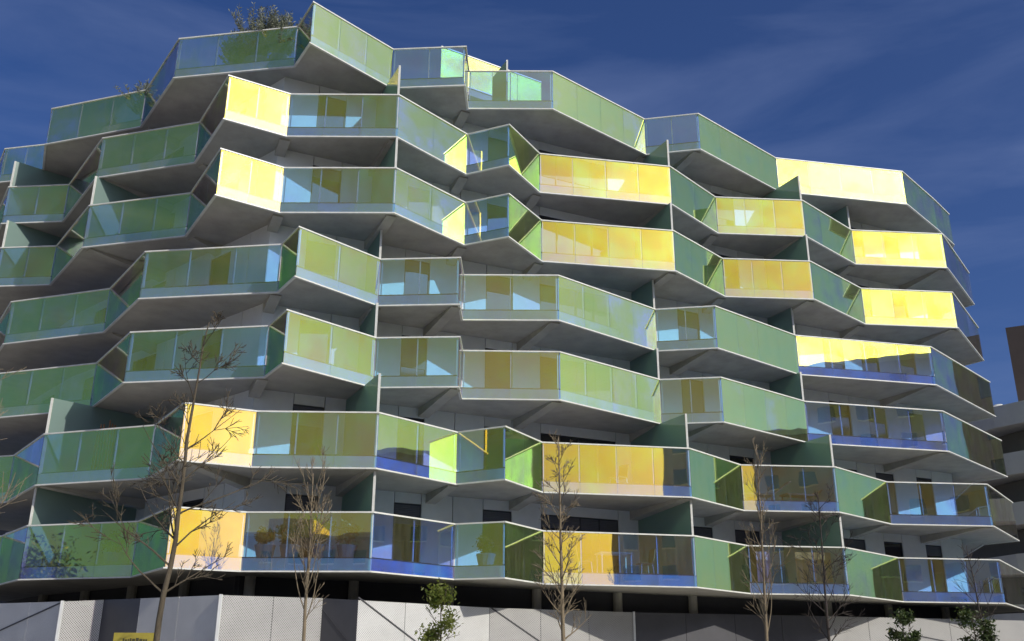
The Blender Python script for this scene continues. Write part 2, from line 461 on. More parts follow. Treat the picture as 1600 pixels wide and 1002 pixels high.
# ------------------------------------------------------------------ the apartment building
Z = {1: 4.27, 2: 7.068, 3: 9.867, 4: 12.665, 5: 15.464, 6: 18.262, 7: 21.061}
HG = 1.59          # glass height, slab edge included
SL = 0.36          # slab edge height
EDGE = {
1: [(-16.83, 32.89), (-14.87, 30.46), (-11.09, 29.43), (-9.21, 26.67), (-7.39, 27.55), (-3.83, 27.44), (-1.68, 29.68), (-0.18, 29.14), (0.99, 31.05), (5.91, 32.05), (8.2, 34.53), (11.68, 34.89), (14.72, 38.01), (18.8, 38.54), (22.4, 43.8)],
2: [(-17.16, 33.36), (-14.67, 30.12), (-10.76, 28.88), (-9.05, 26.24), (-7.26, 27.14), (-3.81, 27.23), (-1.67, 29.62), (-0.19, 28.81), (0.98, 30.94), (5.85, 31.73), (8.14, 34.39), (11.56, 34.65), (14.44, 37.49), (18.47, 37.86), (21.54, 42.14)],
3: [(-17.94, 32.87), (-14.03, 31.6), (-11.71, 28.39), (-7.31, 27.74), (-6.47, 26.36), (-4.23, 28.81), (-1.62, 28.67), (-1.6, 30.04), (1.54, 30.13), (5.24, 33.24), (7.32, 32.91), (11.16, 36.06), (16.96, 37.4), (21.68, 42.49)],
4: [(-18.17, 33.17), (-14.06, 31.82), (-11.7, 28.61), (-7.21, 27.99), (-6.41, 26.71), (-4.27, 29.13), (-1.68, 28.96), (-1.65, 30.41), (1.54, 30.41), (5.26, 33.62), (7.36, 33.24), (11.19, 36.47), (17.06, 37.81), (21.79, 42.85)],
5: [(-19.78, 34.64), (-17.53, 34.44), (-14.87, 30.97), (-11.0, 29.98), (-9.13, 26.96), (-7.42, 28.17), (-3.78, 28.15), (-1.64, 30.61), (-0.13, 29.92), (1.04, 31.98), (5.94, 32.81), (8.26, 35.34), (11.79, 35.58), (14.75, 38.42), (18.79, 38.82), (21.92, 43.32)],
6: [(-20.14, 34.97), (-17.62, 34.74), (-14.88, 31.14), (-11.02, 30.01), (-9.22, 27.14), (-7.44, 28.21), (-3.82, 28.22), (-1.64, 30.75), (-0.13, 30.07), (0.99, 32.1), (5.99, 33.04), (8.21, 35.55), (11.81, 35.81), (14.72, 38.6), (18.81, 38.96), (21.93, 43.35)],
7: [(-21.7, 36.84), (-19.65, 36.42), (-18.29, 33.66), (-14.08, 32.31), (-11.78, 29.07), (-7.45, 28.35), (-6.66, 27.03), (-4.3, 29.63), (-1.69, 29.44), (-1.65, 30.94), (1.45, 30.94), (5.29, 34.23), (7.36, 33.79), (11.35, 37.31), (17.25, 38.46), (19.71, 41.1)],
}
for k, e in EDGE.items():   # go on round both ends of the building
    x, y = e[0]
    if k in (3, 4):
        e[:0] = [(x - 5.8, y + 8.6), (x - 2.3, y + 3.3)]
    elif k in (1, 2):
        e[:0] = [(x - 6.4, y + 4.6), (x - 4.0, y + 1.2)]
    else:
        e[:0] = [(x - 6.4, y + 5.9), (x - 3.0, y + 4.4)]
    x, y = e[-1]
    e.append((x - 0.9, y + 1.3)) if k != 7 else e.append((x + 1.4, y + 1.6))
    e.append((e[-1][0] + 1.5, e[-1][1] + 6))
WALL = [Vector(p) for p in ((-27.0, 48.0), (-17.5, 37.3), (-12.2, 32.75), (-7.9, 29.0), (19.0, 41.9), (22.4, 54.0))]

def wall_near(p, lo=0.0):
    """closest point of the wall line; returns (arc position, point)"""
    p = Vector(p); best = None; s = 0
    for a, b in zip(WALL[:-1], WALL[1:]):
        d = b - a; L = d.length; t = max(0, min(1, (p - a).dot(d) / (L * L)))
        q = a + d * t; dist = (p - q).length
        if best is None or dist < best[0]: best = (dist, s + t * L, q)
        s += L
    return best[1], best[2]
def wall_at(s):
    for a, b in zip(WALL[:-1], WALL[1:]):
        L = (b - a).length
        if s <= L: return a + (b - a) * (s / L)
        s -= L
    return WALL[-1].copy()

block = root('apartment_building', 'seven storey apartment building with zigzag balconies of yellow, green and blue mirrored glass', 'building', (0, 34, 0))
BL = Vector(block.location)
def P(o):      # parent to the block, geometry stays in world coordinates
    o.parent = block; o.matrix_parent_inverse = Matrix.Translation(-BL); return o
def sub(o, parent):
    o.parent = parent; return o

S3 = sum((b - a).length for a, b in zip(WALL[:3], WALL[1:4]))   # arc position of the corner at (-7.9, 29.0)

# core behind the cladding
g = MB()
for a, b in zip(WALL[:-1], WALL[1:]):
    g.wallbox(a, b, 3.4, 24.3 - 3.2, -0.55, -0.12)
P(g.build('wall_core', M['core']))

PANE_COUNT = 0
post_mesh = None
pm = MB(); pm.box(-0.017, -0.017, 0, 0.017, 0.017, HG - SL - 0.04)
post_mesh = pm.mesh('post', M['post'])
for k in range(1, 8):
    e = EDGE[k]; z = Z[k]
    # slab: strips between the zigzag edge and the wall
    inn = offset(e, -0.05)
    tops = MB(); ws = []; cur = -1
    for q in inn:
        s, wq = wall_near(q); s = max(s, cur); cur = s; ws.append(s)
    wi = []
    for s in ws:
        w = wall_at(s); w2 = wall_at(s + 0.05); d = (w2 - w)
        d = d.normalized() if d.length > 1e-6 else Vector((1, 0))
        wi.append(w + Vector((-d.y, d.x)) * 0.3)
    zb, zt = z + 0.022, z + SL
    for i in range(len(inn) - 1):
        a, b = inn[i], inn[i + 1]; c, d = wi[i + 1], wi[i]
        if ws[i + 1] - ws[i] < 1e-4:
            tops.tri((b.x, b.y, zb), (a.x, a.y, zb), (d.x, d.y, zb), 0); tops.tri((a.x, a.y, zt), (b.x, b.y, zt), (d.x, d.y, zt), 1)
        else:
            # insert the wall's own corner when the strip passes it
            mids = []
            acc = 0
            for wa, wb in zip(WALL[:-1], WALL[1:]):
                acc += (wb - wa).length
                if ws[i] + .01 < acc < ws[i + 1] - .01:
                    w = wall_at(acc); mids.append(w + Vector((0, 0.3)))
            ring = [a, b, c] + mids[::-1] + [d]
            for t in tessellate_polygon([[Vector((q.x, q.y, 0)) for q in ring]]):
                q = [ring[j] for j in t]
                if (q[1] - q[0]).cross(q[2] - q[0]) < 0: q = [q[0], q[2], q[1]]
                tops.tri(*[(v.x, v.y, zb) for v in q[::-1]], 0); tops.tri(*[(v.x, v.y, zt) for v in q], 1)
        tops.quad((a.x, a.y, zb), (b.x, b.y, zb), (b.x, b.y, zt), (a.x, a.y, zt), 1)
    slab = P(tops.build('balcony', [M['soffit'], M['edge']]))
    slab['label'] = 'balcony tier %s' % ['just above the ground floor', 'second from the bottom', 'third from the bottom', 'fourth from the bottom', 'third from the top', 'second from the top', 'at the very top'][k - 1]
    r = MB(); sweep(e, [(0.03, z + HG), (0.03, z + HG + 0.042), (-0.04, z + HG + 0.042), (-0.04, z + HG)], r)
    sub(r.build('handrail', M['white']), slab)
    r = MB(); sweep(e, [(0.028, z - 0.018), (0.028, z + 0.022), (-0.05, z + 0.022), (-0.05, z - 0.018)], r)
    sub(r.build('bottom_rail', M['white']), slab)
    r = MB(); sweep(e, [(-0.052, z + SL + 0.005), (-0.052, z + SL + 0.035), (-0.085, z + SL + 0.035), (-0.085, z + SL + 0.005)], r)
    sub(r.build('kick_rail', M['frame']), slab)
    # panes and posts
    for i in range(len(e) - 1):
        a = Vector(e[i]); b = Vector(e[i + 1]); L = (b - a).length; d = (b - a) / L; n = Vector((d.y, -d.x))
        cnt = max(1, round(L / 1.35))
        if i < 2 or i > len(e) - 3: cnt = max(1, round(L / 3.0))
        for j in range(cnt):
            p0 = a + d * (L * j / cnt); p1 = a + d * (L * (j + 1) / cnt)
            gp = 0.004
            pb = MB()
            pb.wallbox(p0, p1, z + 0.024, z + HG - 0.002, -0.012 , 0.004, fm=[1, 1, 0, 1, 1, 1], in0=gp if j else 0.02, in1=gp if j < cnt - 1 else 0.02)
            o = pb.build('glass_pane', [M['coat'], M['clear']])
            # a hair of lean, as hung
            sub(o, slab); PANE_COUNT += 1
            for q in ([p0] if j else [p0 + d * 0.06]) + ([p1 - d * 0.06] if j == cnt - 1 else []):
                po = link('post', post_mesh, slab)
                po.location = (q.x - n.x * 0.075, q.y - n.y * 0.075, z + SL + 0.036)
                po.rotation_euler.z = math.atan2(d.y, d.x)

# facade cladding, with door and window openings between the slabs
WIN = [(1.23, 2.22), (4.67, 5.58), (7.74, 8.78), (9.89, 12.93), (15.95, 16.96), (17.99, 19.15), (23.3, 24.4), (25.4, 26.4), (27.7, 28.6)]
LWIN = [(-3.4, -2.2), (-7.9, -6.3), (-11.5, -10.2), (-16.0, -14.5)]
spans = [(S3 + a, S3 + b) for a, b in WIN] + [(S3 + a, S3 + b) for a, b in LWIN]
spans.sort()
total = sum((b - a).length for a, b in zip(WALL[:-1], WALL[1:])) - 11.0
corners = []
acc = 0
for a, b in zip(WALL[:-1], WALL[1:]):
    acc += (b - a).length; corners.append(acc)
for k in range(1, 7):
    z0 = Z[k] + SL + 0.004; z1 = Z[k + 1] + 0.018
    s = 9.0
    stops = sorted([x for ab in spans for x in ab] + [c for c in corners if 9 < c < total])
    cuts = [9.0] + [x for x in stops if x < total] + [total]
    for a, b in zip(cuts[:-1], cuts[1:]):
        isw = any(abs(a - w[0]) < 1e-6 and abs(b - w[1]) < 1e-6 for w in spans)
        if isw:
            wa, wb = wall_at(a + .004), wall_at(b - .004)
            zt = z0 + 2.12
            g = MB(); g.wallbox(wa, wb, zt, z1, -0.12, 0.0, in0=.008, in1=.008); P(g.build('cladding_panel', M['clad']))
            fr = MB(); t = 0.055
            fr.wallbox(wa, wb, zt - t, zt - .004, -0.10, -0.03); fr.wallbox(wa, wb, z0, z0 + t, -0.10, -0.03)
            Lw = (wb - wa).length
            nl = max(1, round(Lw / 0.8))
            for j in range(nl + 1):
                c = Lw * j / nl
                fr.wallbox(wa, wb, z0 + t, zt - t, -0.099, -0.031, in0=max(0, c - t / 2) if j else 0, in1=max(0, Lw - c - t / 2) if j < nl else 0)
            fo = P(fr.build('window', M['frame']))
            pn = MB(); pn.wallbox(wa, wb, z0 + t, zt - t, -0.08, -0.065, in0=.02, in1=.02)
            sub(pn.build('pane', M['pane']), fo)
            drop = [0, 0.35, 1.0, 0.0, 0.6, 1.5][(k * 5 + int(a * 3)) % 6]
            if drop:
                sh = MB(); zz = zt - t - .002
                while zz > zt - t - drop:
                    sh.wallbox(wa, wb, zz - 0.048, zz, -0.058, -0.04, in0=.02, in1=.02); zz -= 0.055
                so_ = sub(sh.build('shutter', M['shutter']), fo)
        else:
            L = b - a
            n = max(1, round(L / 1.25))
            for j in range(n):
                wa, wb = wall_at(a + L * j / n + 1e-4), wall_at(a + L * (j + 1) / n - 1e-4)
                g = MB(); g.wallbox(wa, wb, z0, z1, -0.11, rnd.uniform(-0.004, 0.004), in0=.012, in1=.012)
                P(g.build('cladding_panel', M['clad']))

# beams under the slabs and frosted partitions between neighbours
FINS = {1: [1, 5, 9, 11], 2: [1, 5, 9, 11], 3: [5, 9, 11], 4: [5, 9, 11], 5: [0, 2, 6, 10, 12], 6: [0, 6, 10, 12, 13]}
def fin(k, q, zt, depth=1.0):
    q = Vector(q); s, w = wall_near(q)
    d = (w - q).normalized(); q = q + d * 0.10
    q2 = q + (w - q) * depth
    n = Vector((-d.y, d.x)) * 0.022
    z0 = Z[k] + SL + 0.006
    f = MB()
    pts = [q + n, q - n, q2 - n, q2 + n]
    if (pts[1] - pts[0]).cross(pts[2] - pts[1]) < 0: pts = pts[::-1]
    f.hexa([(p.x, p.y, z0) for p in pts] + [(p.x, p.y, zt) for p in pts])
    fo = P(f.build('partition_screen', M['fin']))
    po = MB(); qq = q - d * 0.035
    po.box(qq.x - .032, qq.y - .032, z0, qq.x + .032, qq.y + .032, zt + 0.0)
    sub(po.build('edge_post', M['white']), fo)
for k, idx in FINS.items():
    for i in idx:
        fin(k, EDGE[k][i + 2], Z[k + 1] - 0.002)
fin(7, (-0.2, 31.2), Z[7] + SL + 1.95)
def beam(k, q):
    q = Vector(q); s, w = wall_near(q); d = (w - q)
    if d.length < 0.8: return
    d.normalize(); n = Vector((-d.y, d.x)) * 0.17; q = q + d * 0.22; z = Z[k] + 0.019
    f = MB()
    b = [q + n, q - n, w - n, w + n]
    if (b[1] - b[0]).cross(b[2] - b[1]) < 0: b = [b[1], b[0], b[3], b[2]]
    f.hexa([(b[0].x, b[0].y, z - 0.05), (b[1].x, b[1].y, z - 0.05), (b[2].x, b[2].y, z - 0.30), (b[3].x, b[3].y, z - 0.30)] + [(p.x, p.y, z + 0.0) for p in b])
    P(f.build('beam', M['soffit']))
BEAMS = {2: [1, 3, 5, 6, 8, 9, 10, 11, 12, 13], 3: [1, 3, 5, 6, 8, 9, 10, 11, 12], 4: [1, 3, 5, 6, 8, 9, 10, 11, 12], 5: [2, 3, 5, 6, 7, 9, 10, 11, 12, 13, 14], 6: [2, 3, 5, 6, 7, 9, 10, 11, 12, 13, 14], 7: [3, 5, 7, 9, 11, 12, 13]}
for k, idx in BEAMS.items():
    for i in idx:
        beam(k, EDGE[k][i + 2])

# set-back top storey behind the top balcony
g = MB()
for a, b in zip(offset(WALL, -5.5)[:-1], offset(WALL, -5.5)[1:]):
    g.wallbox(a, b, Z[7] + SL + 0.01, Z[7] + 2.9, -0.4, 0)
P(g.build('penthouse_wall', M['clad']))
rf = MB(); ring = offset(WALL, -0.2) + [Vector((22, 70)), Vector((-27, 70))]
for t in tessellate_polygon([[Vector((q.x, q.y, 0)) for q in ring]]):
    q = [ring[j] for j in t]
    if (q[1] - q[0]).cross(q[2] - q[0]) < 0: q = [q[0], q[2], q[1]]
    rf.tri(*[(v.x, v.y, Z[7] + SL - 0.02) for v in q]); rf.tri(*[(v.x, v.y, Z[7] - 0.1) for v in q[::-1]])
P(rf.build('roof_slab', M['edge']))
# inner terrace screen of glass on the top tier
a, b = Vector((-2.9, 33.3)), Vector((1.2, 35.8))
for j in range(4):
    p0 = a + (b - a) * (j / 4); p1 = a + (b - a) * ((j + 1) / 4)
    ib = MB(); ib.wallbox(p0, p1, 23.97, 25.40, -0.012, 0.004, fm=[1, 1, 0, 1, 1, 1], in0=.01, in1=.01)
    P(ib.build('terrace_glass', [M['coat'], M['clear']]))
ib = MB(); ib.wallbox(a, b, 25.402, 25.45, -0.04, 0.03); ib.wallbox(a, b, 23.93, 23.968, -0.04, 0.03)
P(ib.build('terrace_rail', M['white']))
ib = MB(); ib.wallbox(a, b, 23.62, 23.928, -3.5, -0.01)
P(ib.build('upper_terrace_slab', M['soffit']))

# dark recess of the ground floor
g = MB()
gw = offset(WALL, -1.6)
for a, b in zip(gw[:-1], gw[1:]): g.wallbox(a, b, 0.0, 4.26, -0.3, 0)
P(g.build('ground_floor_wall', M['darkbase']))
soff = MB(); e1 = EDGE[1]
g = MB()
for t in range(14):
    s = S3 - 12 + t * 3.1; q = wall_at(s)
    g.tube([(q.x, q.y, 0), (q.x, q.y, 4.29)], 0.16, 10)
P(g.build('column', M['soffit']))['kind'] = 'stuff'

# ------------------------------------------------------------------ perforated screen wall at the foot
SCR = [(-23.0, 37.5, 3.6), (-15.45, 30.75, 3.6), (-12.53, 28.42, 3.512), (-11.61, 29.0, 3.6), (-7.4, 25.9, 3.522), (-5.17, 27.95, 3.6), (-4.1, 27.3, 3.51), (-0.64, 30.9, 3.55), (4.12, 34.08, 3.62), (11.62, 37.6, 3.72), (20.2, 40.0, 3.72), (25.5, 47.0, 3.72)]
scr = root('screen_wall', 'folded wall of pale perforated metal sheets along the foot of the building', 'wall', (0, 30, 0))
SL_ = Vector(scr.location)
def PS(o): o.parent = scr; o.matrix_parent_inverse = Matrix.Translation(-SL_); return o
def sheet(a, b, z0a, z1a, z1b, off, name='screen_panel', mat='perf'):
    a = Vector(a); b = Vector(b); d = (b - a); L = d.length; d /= L; n = Vector((d.y, -d.x))
    a_ = a + n * off; b_ = b + n * off; th = n * 0.02
    me = bpy.data.meshes.new(name)
    v = [(a_.x, a_.y, z0a), (b_.x, b_.y, z0a), (b_.x, b_.y, z1b), (a_.x, a_.y, z1a)]
    v += [(x - th.x, y - th.y, zz) for x, y, zz in v]
    me.from_pydata(v, [], [(0, 1, 2, 3), (7, 6, 5, 4), (0, 4, 5, 1), (3, 2, 6, 7), (1, 5, 6, 2), (0, 3, 7, 4)])
    uv = me.uv_layers.new(name='UVMap')
    for p in me.polygons:
        for li in p.loop_indices:
            co = Vector(me.vertices[me.loops[li].vertex_index].co)
            uv.data[li].uv = ((Vector((co.x, co.y)) - a).dot(d), co.z)
    me.materials.append(M[mat])
    return PS(link(name, me))
for i in range(len(SCR) - 1):
    x0, y0, za = SCR[i]; x1, y1, zc = SCR[i + 1]
    L = math.hypot(x1 - x0, y1 - y0); n = max(1, round(L / 1.9))
    for j in range(n):
        f0, f1 = j / n, (j + 1) / n
        a = Vector((x0 + (x1 - x0) * f0, y0 + (y1 - y0) * f0)); b = Vector((x0 + (x1 - x0) * f1, y0 + (y1 - y0) * f1))
        d = (b - a).normalized() * 0.008
        sheet(a + d, b - d, 0.12, za + (zc - za) * f0, za + (zc - za) * f1, 0.0, mat={8: 'shade_sheet', 3: 'shade_sheet' if j < n - 2 else 'perf_grey', 5: 'shade_sheet', 1: 'perf_grey', 0: 'perf_grey', 6: 'perf_grey'}.get(i, 'perf'))  # the darkest sheets carry painted shade on three folds
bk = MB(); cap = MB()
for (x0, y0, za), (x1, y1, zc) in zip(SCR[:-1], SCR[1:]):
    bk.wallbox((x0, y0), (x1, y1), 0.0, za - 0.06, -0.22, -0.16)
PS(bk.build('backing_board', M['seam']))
for i, (x0, y0, za) in enumerate(SCR[1:-1]):
    if i not in (1, 3, 7): continue
    c = MB(); c.box(x0 - .035, y0 - .05, 0, x0 + .035, y0 + .02, za + .02); PS(c.build('corner_post', M['post']))
def seam(i, f0, z0, f1, z1):
    x0, y0, _ = SCR[i]; x1, y1, _ = SCR[i + 1]
    d = Vector((x1 - x0, y1 - y0)).normalized(); n = Vector((d.y, -d.x)) * 0.006
    a = Vector((x0 + (x1 - x0) * f0 + n.x, y0 + (y1 - y0) * f0 + n.y, z0)); b = Vector((x0 + (x1 - x0) * f1 + n.x, y0 + (y1 - y0) * f1 + n.y, z1))
    t = (b - a).normalized(); w = Vector((0, 0, 1)).cross(t); u = t.cross(Vector((n.x, n.y, 0)).normalized()) * 0.022
    g = MB(); o3 = Vector((n.x, n.y, 0)) * 0.9
    g.hexa([a - u + o3, b - u + o3, b - u - o3, a - u - o3, a + u + o3, b + u + o3, b + u - o3, a + u - o3])
    PS(g.build('seam', M['seam']))
seam(1, 0.0, 2.75, 1.0, 3.5); seam(6, 0.0, 3.58, 1.0, 1.0); seam(7, 0.0, 3.58, 0.8, 1.2); seam(5, 0.0, 3.3, 1.0, 2.2)
seam(9, 0.35, 3.2, 1.0, 2.3); seam(0, 0.2, 2.2, 1.0, 2.74)

# ------------------------------------------------------------------ trees
def branch(mb, p, d, L, r, depth, rg, curl=0.25, up=0.12, spread=0.6, kids=(3, 5), minr=0.006, tips=None):
    n = max(3, int(L / 0.16)); n = min(n, 14)
    pts = [Vector(p)]; rad = [r]; d = Vector(d).normalized(); q = Vector(p)
    for i in range(n):
        d = (d + Vector((rg.uniform(-1, 1), rg.uniform(-1, 1), rg.uniform(-1, 1))) * curl * 0.35 + Vector((0, 0, up * 0.35))).normalized()
        q = q + d * (L / n); pts.append(q.copy()); rad.append(max(minr * 0.7, r * (1 - 0.78 * (i + 1) / n)))
    mb.tube(pts, rad, 5 if r < 0.03 else 7)
    if tips is not None: tips.append((pts[-1].copy(), d.copy())); tips.append((pts[n // 2].copy(), d.copy()))
    if depth > 0:
        for c in range(rg.randint(*kids)):
            i = rg.randint(max(1, n // 5), n - 1); t = (pts[min(i + 1, n)] - pts[i]).normalized()
            ax = t.cross(Vector((rg.uniform(-1, 1), rg.uniform(-1, 1), rg.uniform(-1, 1)))).normalized()
            nd = (Matrix.Rotation(spread * rg.uniform(0.7, 1.3), 3, ax) @ t)
            branch(mb, pts[i], nd, L * rg.uniform(0.35, 0.62), max(minr, rad[i] * 0.55), depth - 1, rg, curl, up, spread, kids, minr, tips)

def trunk_path(base, top, wob, rg, n=18):
    pts = []
    b, t = Vector(base), Vector(top)
    ox = oy = 0
    for i in range(n + 1):
        f = i / n
        ox += rg.uniform(-1, 1) * wob / n; oy += rg.uniform(-1, 1) * wob / n
        pts.append(b + (t - b) * f + Vector((ox, oy, 0)) * (1 if 0 < i else 0))
    return pts

def bare_tree(name, label, base, top, r0, mat, seed, first=0.35, nb=16, bl=1.0, depth=2, ang=0.8, up=0.15, wob=0.25, curl=0.28, extra=None, kids=(3, 5)):
    rg = random.Random(seed)
    rt = root(name, label, 'tree', base, 'bare young trees along the pavement')
    pts = trunk_path((0, 0, 0), Vector(top) - Vector(base), wob, rg)
    H = len(pts) - 1
    rad = [max(0.008, r0 * (1 - 0.85 * i / H) * (1.25 if i == 0 else 1)) for i in range(H + 1)]
    tb = MB(); tb.tube(pts, rad, 9)
    link('trunk', tb.mesh('trunk', mat, True), rt)
    cb = MB()
    for j in range(nb):
        f = first + (0.97 - first) * (j + rg.random() * .6) / nb
        x = f * H; i = int(x); p = pts[i].lerp(pts[min(i + 1, H)], x - i)
        a = j * 2.4 + rg.uniform(-.5, .5); s = ang * rg.uniform(.75, 1.2)
        d = Vector((math.sin(s) * math.cos(a), math.sin(s) * math.sin(a), math.cos(s)))
        branch(cb, p, d, bl * (1.15 - 0.75 * (f - first) / (1 - first)) * rg.uniform(.7, 1.15), max(.009, rad[i] * 0.42), depth, rg, curl, up, kids=kids)
    if extra:
        for (z, a, s, L, r) in extra:
            i = min(H - 1, int(z / (Vector(top) - Vector(base)).z * H)); p = pts[i]
            d = Vector((math.sin(s) * math.cos(a), math.sin(s) * math.sin(a), math.cos(s)))
            branch(cb, p, d, L, r, depth, rg, curl * .8, up, kids=kids)
    link('crown', cb.mesh('crown', mat), rt)
    return rt

bare_tree('bare_tree', 'largest bare tree, its trunk rising in front of the orange lower balcony panes at left', (-5.25, 15, 0), (-4.98, 15.2, 7.1), 0.062, M['bark'], 11, first=0.46, nb=11, bl=1.25, depth=3, ang=0.95, up=0.10, wob=0.5, curl=.33,
          extra=[(2.9, 3.0, 1.05, 1.2, .017), (3.0, 0.3, .95, .9, .016), (3.9, 2.7, 1.0, 1.5, .016), (4.2, .2, 1.1, 1.5, .016), (3.5, 3.5, .9, 1.4, .018), (4.4, 2.9, 0.8, 1.4, .016), (3.7, 2.4, .7, 1.5, .016)], kids=(3, 4))
bare_tree('bare_tree', 'pale bare sapling with upright twigs before the golden lowest balcony', (-4.37, 22, 0), (-4.5, 22, 5.9), 0.06, M['bark2'], 23, first=0.45, nb=15, bl=1.5, depth=2, ang=0.42, up=0.32, wob=0.2)
bare_tree('bare_tree', 'slender straight bare tree with a feathery crown in the middle of the facade', (1.07, 20, 0), (1.0, 20, 6.3), 0.06, M['bark2'], 31, first=0.36, nb=34, bl=0.85, depth=2, ang=0.85, up=0.14, wob=0.1)
bare_tree('bare_tree', 'light brown bare tree with a narrow upright crown, right of the middle', (5.21, 21, 0), (5.35, 21, 6.4), 0.05, M['bark2'], 47, first=0.36, nb=20, bl=1.1, depth=2, ang=0.42, up=0.24, wob=0.2, kids=(2, 3))
bare_tree('bare_tree', 'dark bare sapling before the orange reflections at the lower right', (7.36, 24, 0), (7.5, 24, 5.9), 0.05, M['barkd'], 53, first=0.38, nb=20, bl=1.05, depth=2, ang=0.8, up=0.12, wob=0.2)
bare_tree('bare_tree', 'thin dark bare sapling before the blue lowest balcony at the right end', (12.62, 27, 0), (12.35, 27, 5.0), 0.05, M['barkd'], 61, first=0.55, nb=13, bl=0.9, depth=1, ang=0.8, up=0.15, wob=0.25)
bare_tree('bare_tree', 'bare tree at the left border with long twigs reaching into view', (-9.9, 17, 0), (-9.7, 17, 7.0), 0.08, M['bark2'], 71, first=0.35, nb=16, bl=1.9, depth=2, ang=0.6, up=0.2, wob=0.3)

def leaves(mb, c, rad, n, size, rg, flat=1.0, clumps=9):
    cl = []
    for i in range(clumps):
        while True:
            v = Vector((rg.uniform(-1, 1), rg.uniform(-1, 1), rg.uniform(-1, 1)))
            if v.length < 1: break
        cl.append((Vector((v.x * rad[0], v.y * rad[1], v.z * rad[2])) * 0.85, rg.uniform(.25, .5)))
    for i in range(n):
        cc, cr_ = rg.choice(cl)
        v = Vector((rg.gauss(0, 1), rg.gauss(0, 1), rg.gauss(0, 1))) * cr_ * min(rad) * 0.62
        p = Vector(c) + cc + v
        a = Vector((rg.uniform(-1, 1), rg.uniform(-1, 1), rg.uniform(-.6, 1))).normalized()
        b = a.cross(Vector((rg.uniform(-1, 1), rg.uniform(-1, 1), rg.uniform(-1, 1)))).normalized()
        s = size * rg.uniform(.6, 1.3)
        q = [p - a * s, p + b * s * .42 , p + a * s, p - b * s * .42 ]
        mb.quad(*q)

def leafy_tree(label, base, h, crown_z, rad, n, mat, seed, size=0.06, trunk=0.03):
    rg = random.Random(seed)
    rt = root('leafy_tree', label, 'tree', base, 'small evergreen trees along the pavement')
    pts = trunk_path((0, 0, 0), (0, 0, h), 0.15, rg, 10)
    t = MB(); t.tube(pts, [trunk * (1 - .7 * i / 10) for i in range(11)], 7)
    link('trunk', t.mesh('trunk', M['bark'], True), rt)
    br = MB()
    for j in range(12):
        f = .55 + .42 * j / 12; p = pts[int(f * 10)]; a = j * 2.4; s = 0.8
        branch(br, p, (math.sin(s) * math.cos(a), math.sin(s) * math.sin(a), math.cos(s)), rad[0] * 1.2, .01, 1, rg)
    link('branches', br.mesh('branches', M['bark']), rt)
    c = MB(); leaves(c, (0, 0, crown_z), rad, n, size, rg)
    link('crown', c.mesh('crown', mat), rt)
    return rt
leafy_tree('small leafy tree with yellow green top in front of the grey perforated screens', (-1.38, 20, 0), 3.1, 2.72, (.42, .38, .64), 1900, M['leaf'], 5, 0.042)
leafy_tree('dark leafy sapling before the pale screens, left of the other dark leafy one', (8.46, 22, 0), 2.95, 2.55, (.32, .30, .62), 1300, M['leafd'], 6, 0.05)
leafy_tree('dark leafy sapling beside the thin bare tree at the right end', (11.1, 24.4, 0), 3.1, 2.6, (.44, .42, .62), 1600, M['leafd'], 8, 0.05)

# ------------------------------------------------------------------ things on the balconies
def floor(k): return Z[k] + SL + 0.003
def shrub(name, label, loc, h, w, mat, seed, pot=None, spiky=False, n=900):
    rg = random.Random(seed)
    rt = root(name, label, 'potted plant', loc)
    pr = w * .42
    pb = MB(); pb.tube([(0, 0, 0), (0, 0, .05), (0, 0, .38), (0, 0, .40)], [pr * .7, pr * .75, pr, pr * .98], 14)
    link('pot', pb.mesh('pot', pot or M['potd']), rt)
    st = MB(); lf = MB()
    if spiky:
        for i in range(95):
            a = rg.uniform(0, 6.283); s = abs(rg.gauss(0, .38)); L = h * rg.uniform(.55, 1.0)
            d = Vector((math.sin(s) * math.cos(a), math.sin(s) * math.sin(a), math.cos(s)))
            p0 = Vector((rg.uniform(-.5, .5) * pr, rg.uniform(-.5, .5) * pr, .36))
            pts = [p0 + d * (L * t / 5) + Vector((rg.uniform(-.02, .02), rg.uniform(-.02, .02), 0)) * t for t in range(6)]
            st.tube(pts, [.008, .007, .006, .005, .005, .003], 4)
            for q in range(60):
                f = rg.uniform(.35, 1); p = p0 + d * L * f
                v = Vector((rg.uniform(-1, 1), rg.uniform(-1, 1), rg.uniform(0, 1.4))).normalized(); s_ = rg.uniform(.04, .085)
                w_ = v.cross(Vector((rg.uniform(-1, 1), rg.uniform(-1, 1), .2))).normalized() * .016
                lf.quad(p, p + v * s_ + w_, p + v * s_ * 2, p + v * s_ - w_)
    else:
        for i in range(12):
            a = rg.uniform(0, 6.283); s = rg.uniform(.1, .5)
            branch(st, (0, 0, .36), (math.sin(s) * math.cos(a), math.sin(s) * math.sin(a), math.cos(s)), (h - .4) * .8, .012, 1, rg)
        leaves(lf, (0, 0, .4 + (h - .4) * .55), (w * .5, w * .5, (h - .4) * .5), n, .05, rg, clumps=14)
    link('stems', st.mesh('stems', M['olive'] if spiky else M['bark']), rt)
    link('foliage', lf.mesh('foliage', mat), rt)
    return rt
f7 = floor(7)
shrub('potted_shrub', 'big grey green shrub rising above the top balcony rail at left', (-8.95, 29.3, f7), 2.3, 1.3, M['olive'], 3, spiky=True)
shrub('potted_shrub', 'grey green shrub on the top balcony just left of the big one', (-9.8, 29.7, f7), 1.65, .7, M['olive'], 4, spiky=True)
shrub('potted_shrub', 'loose grey green shrub on the top balcony just right of the big one', (-8.15, 29.0, f7), 1.9, .9, M['olive'], 5, spiky=True)
shrub('potted_shrub', 'round green potted bush behind the upper left glass, left of a similar one', (-16.9, 34.0, f7), 1.05, .6, M['leafd'], 6)
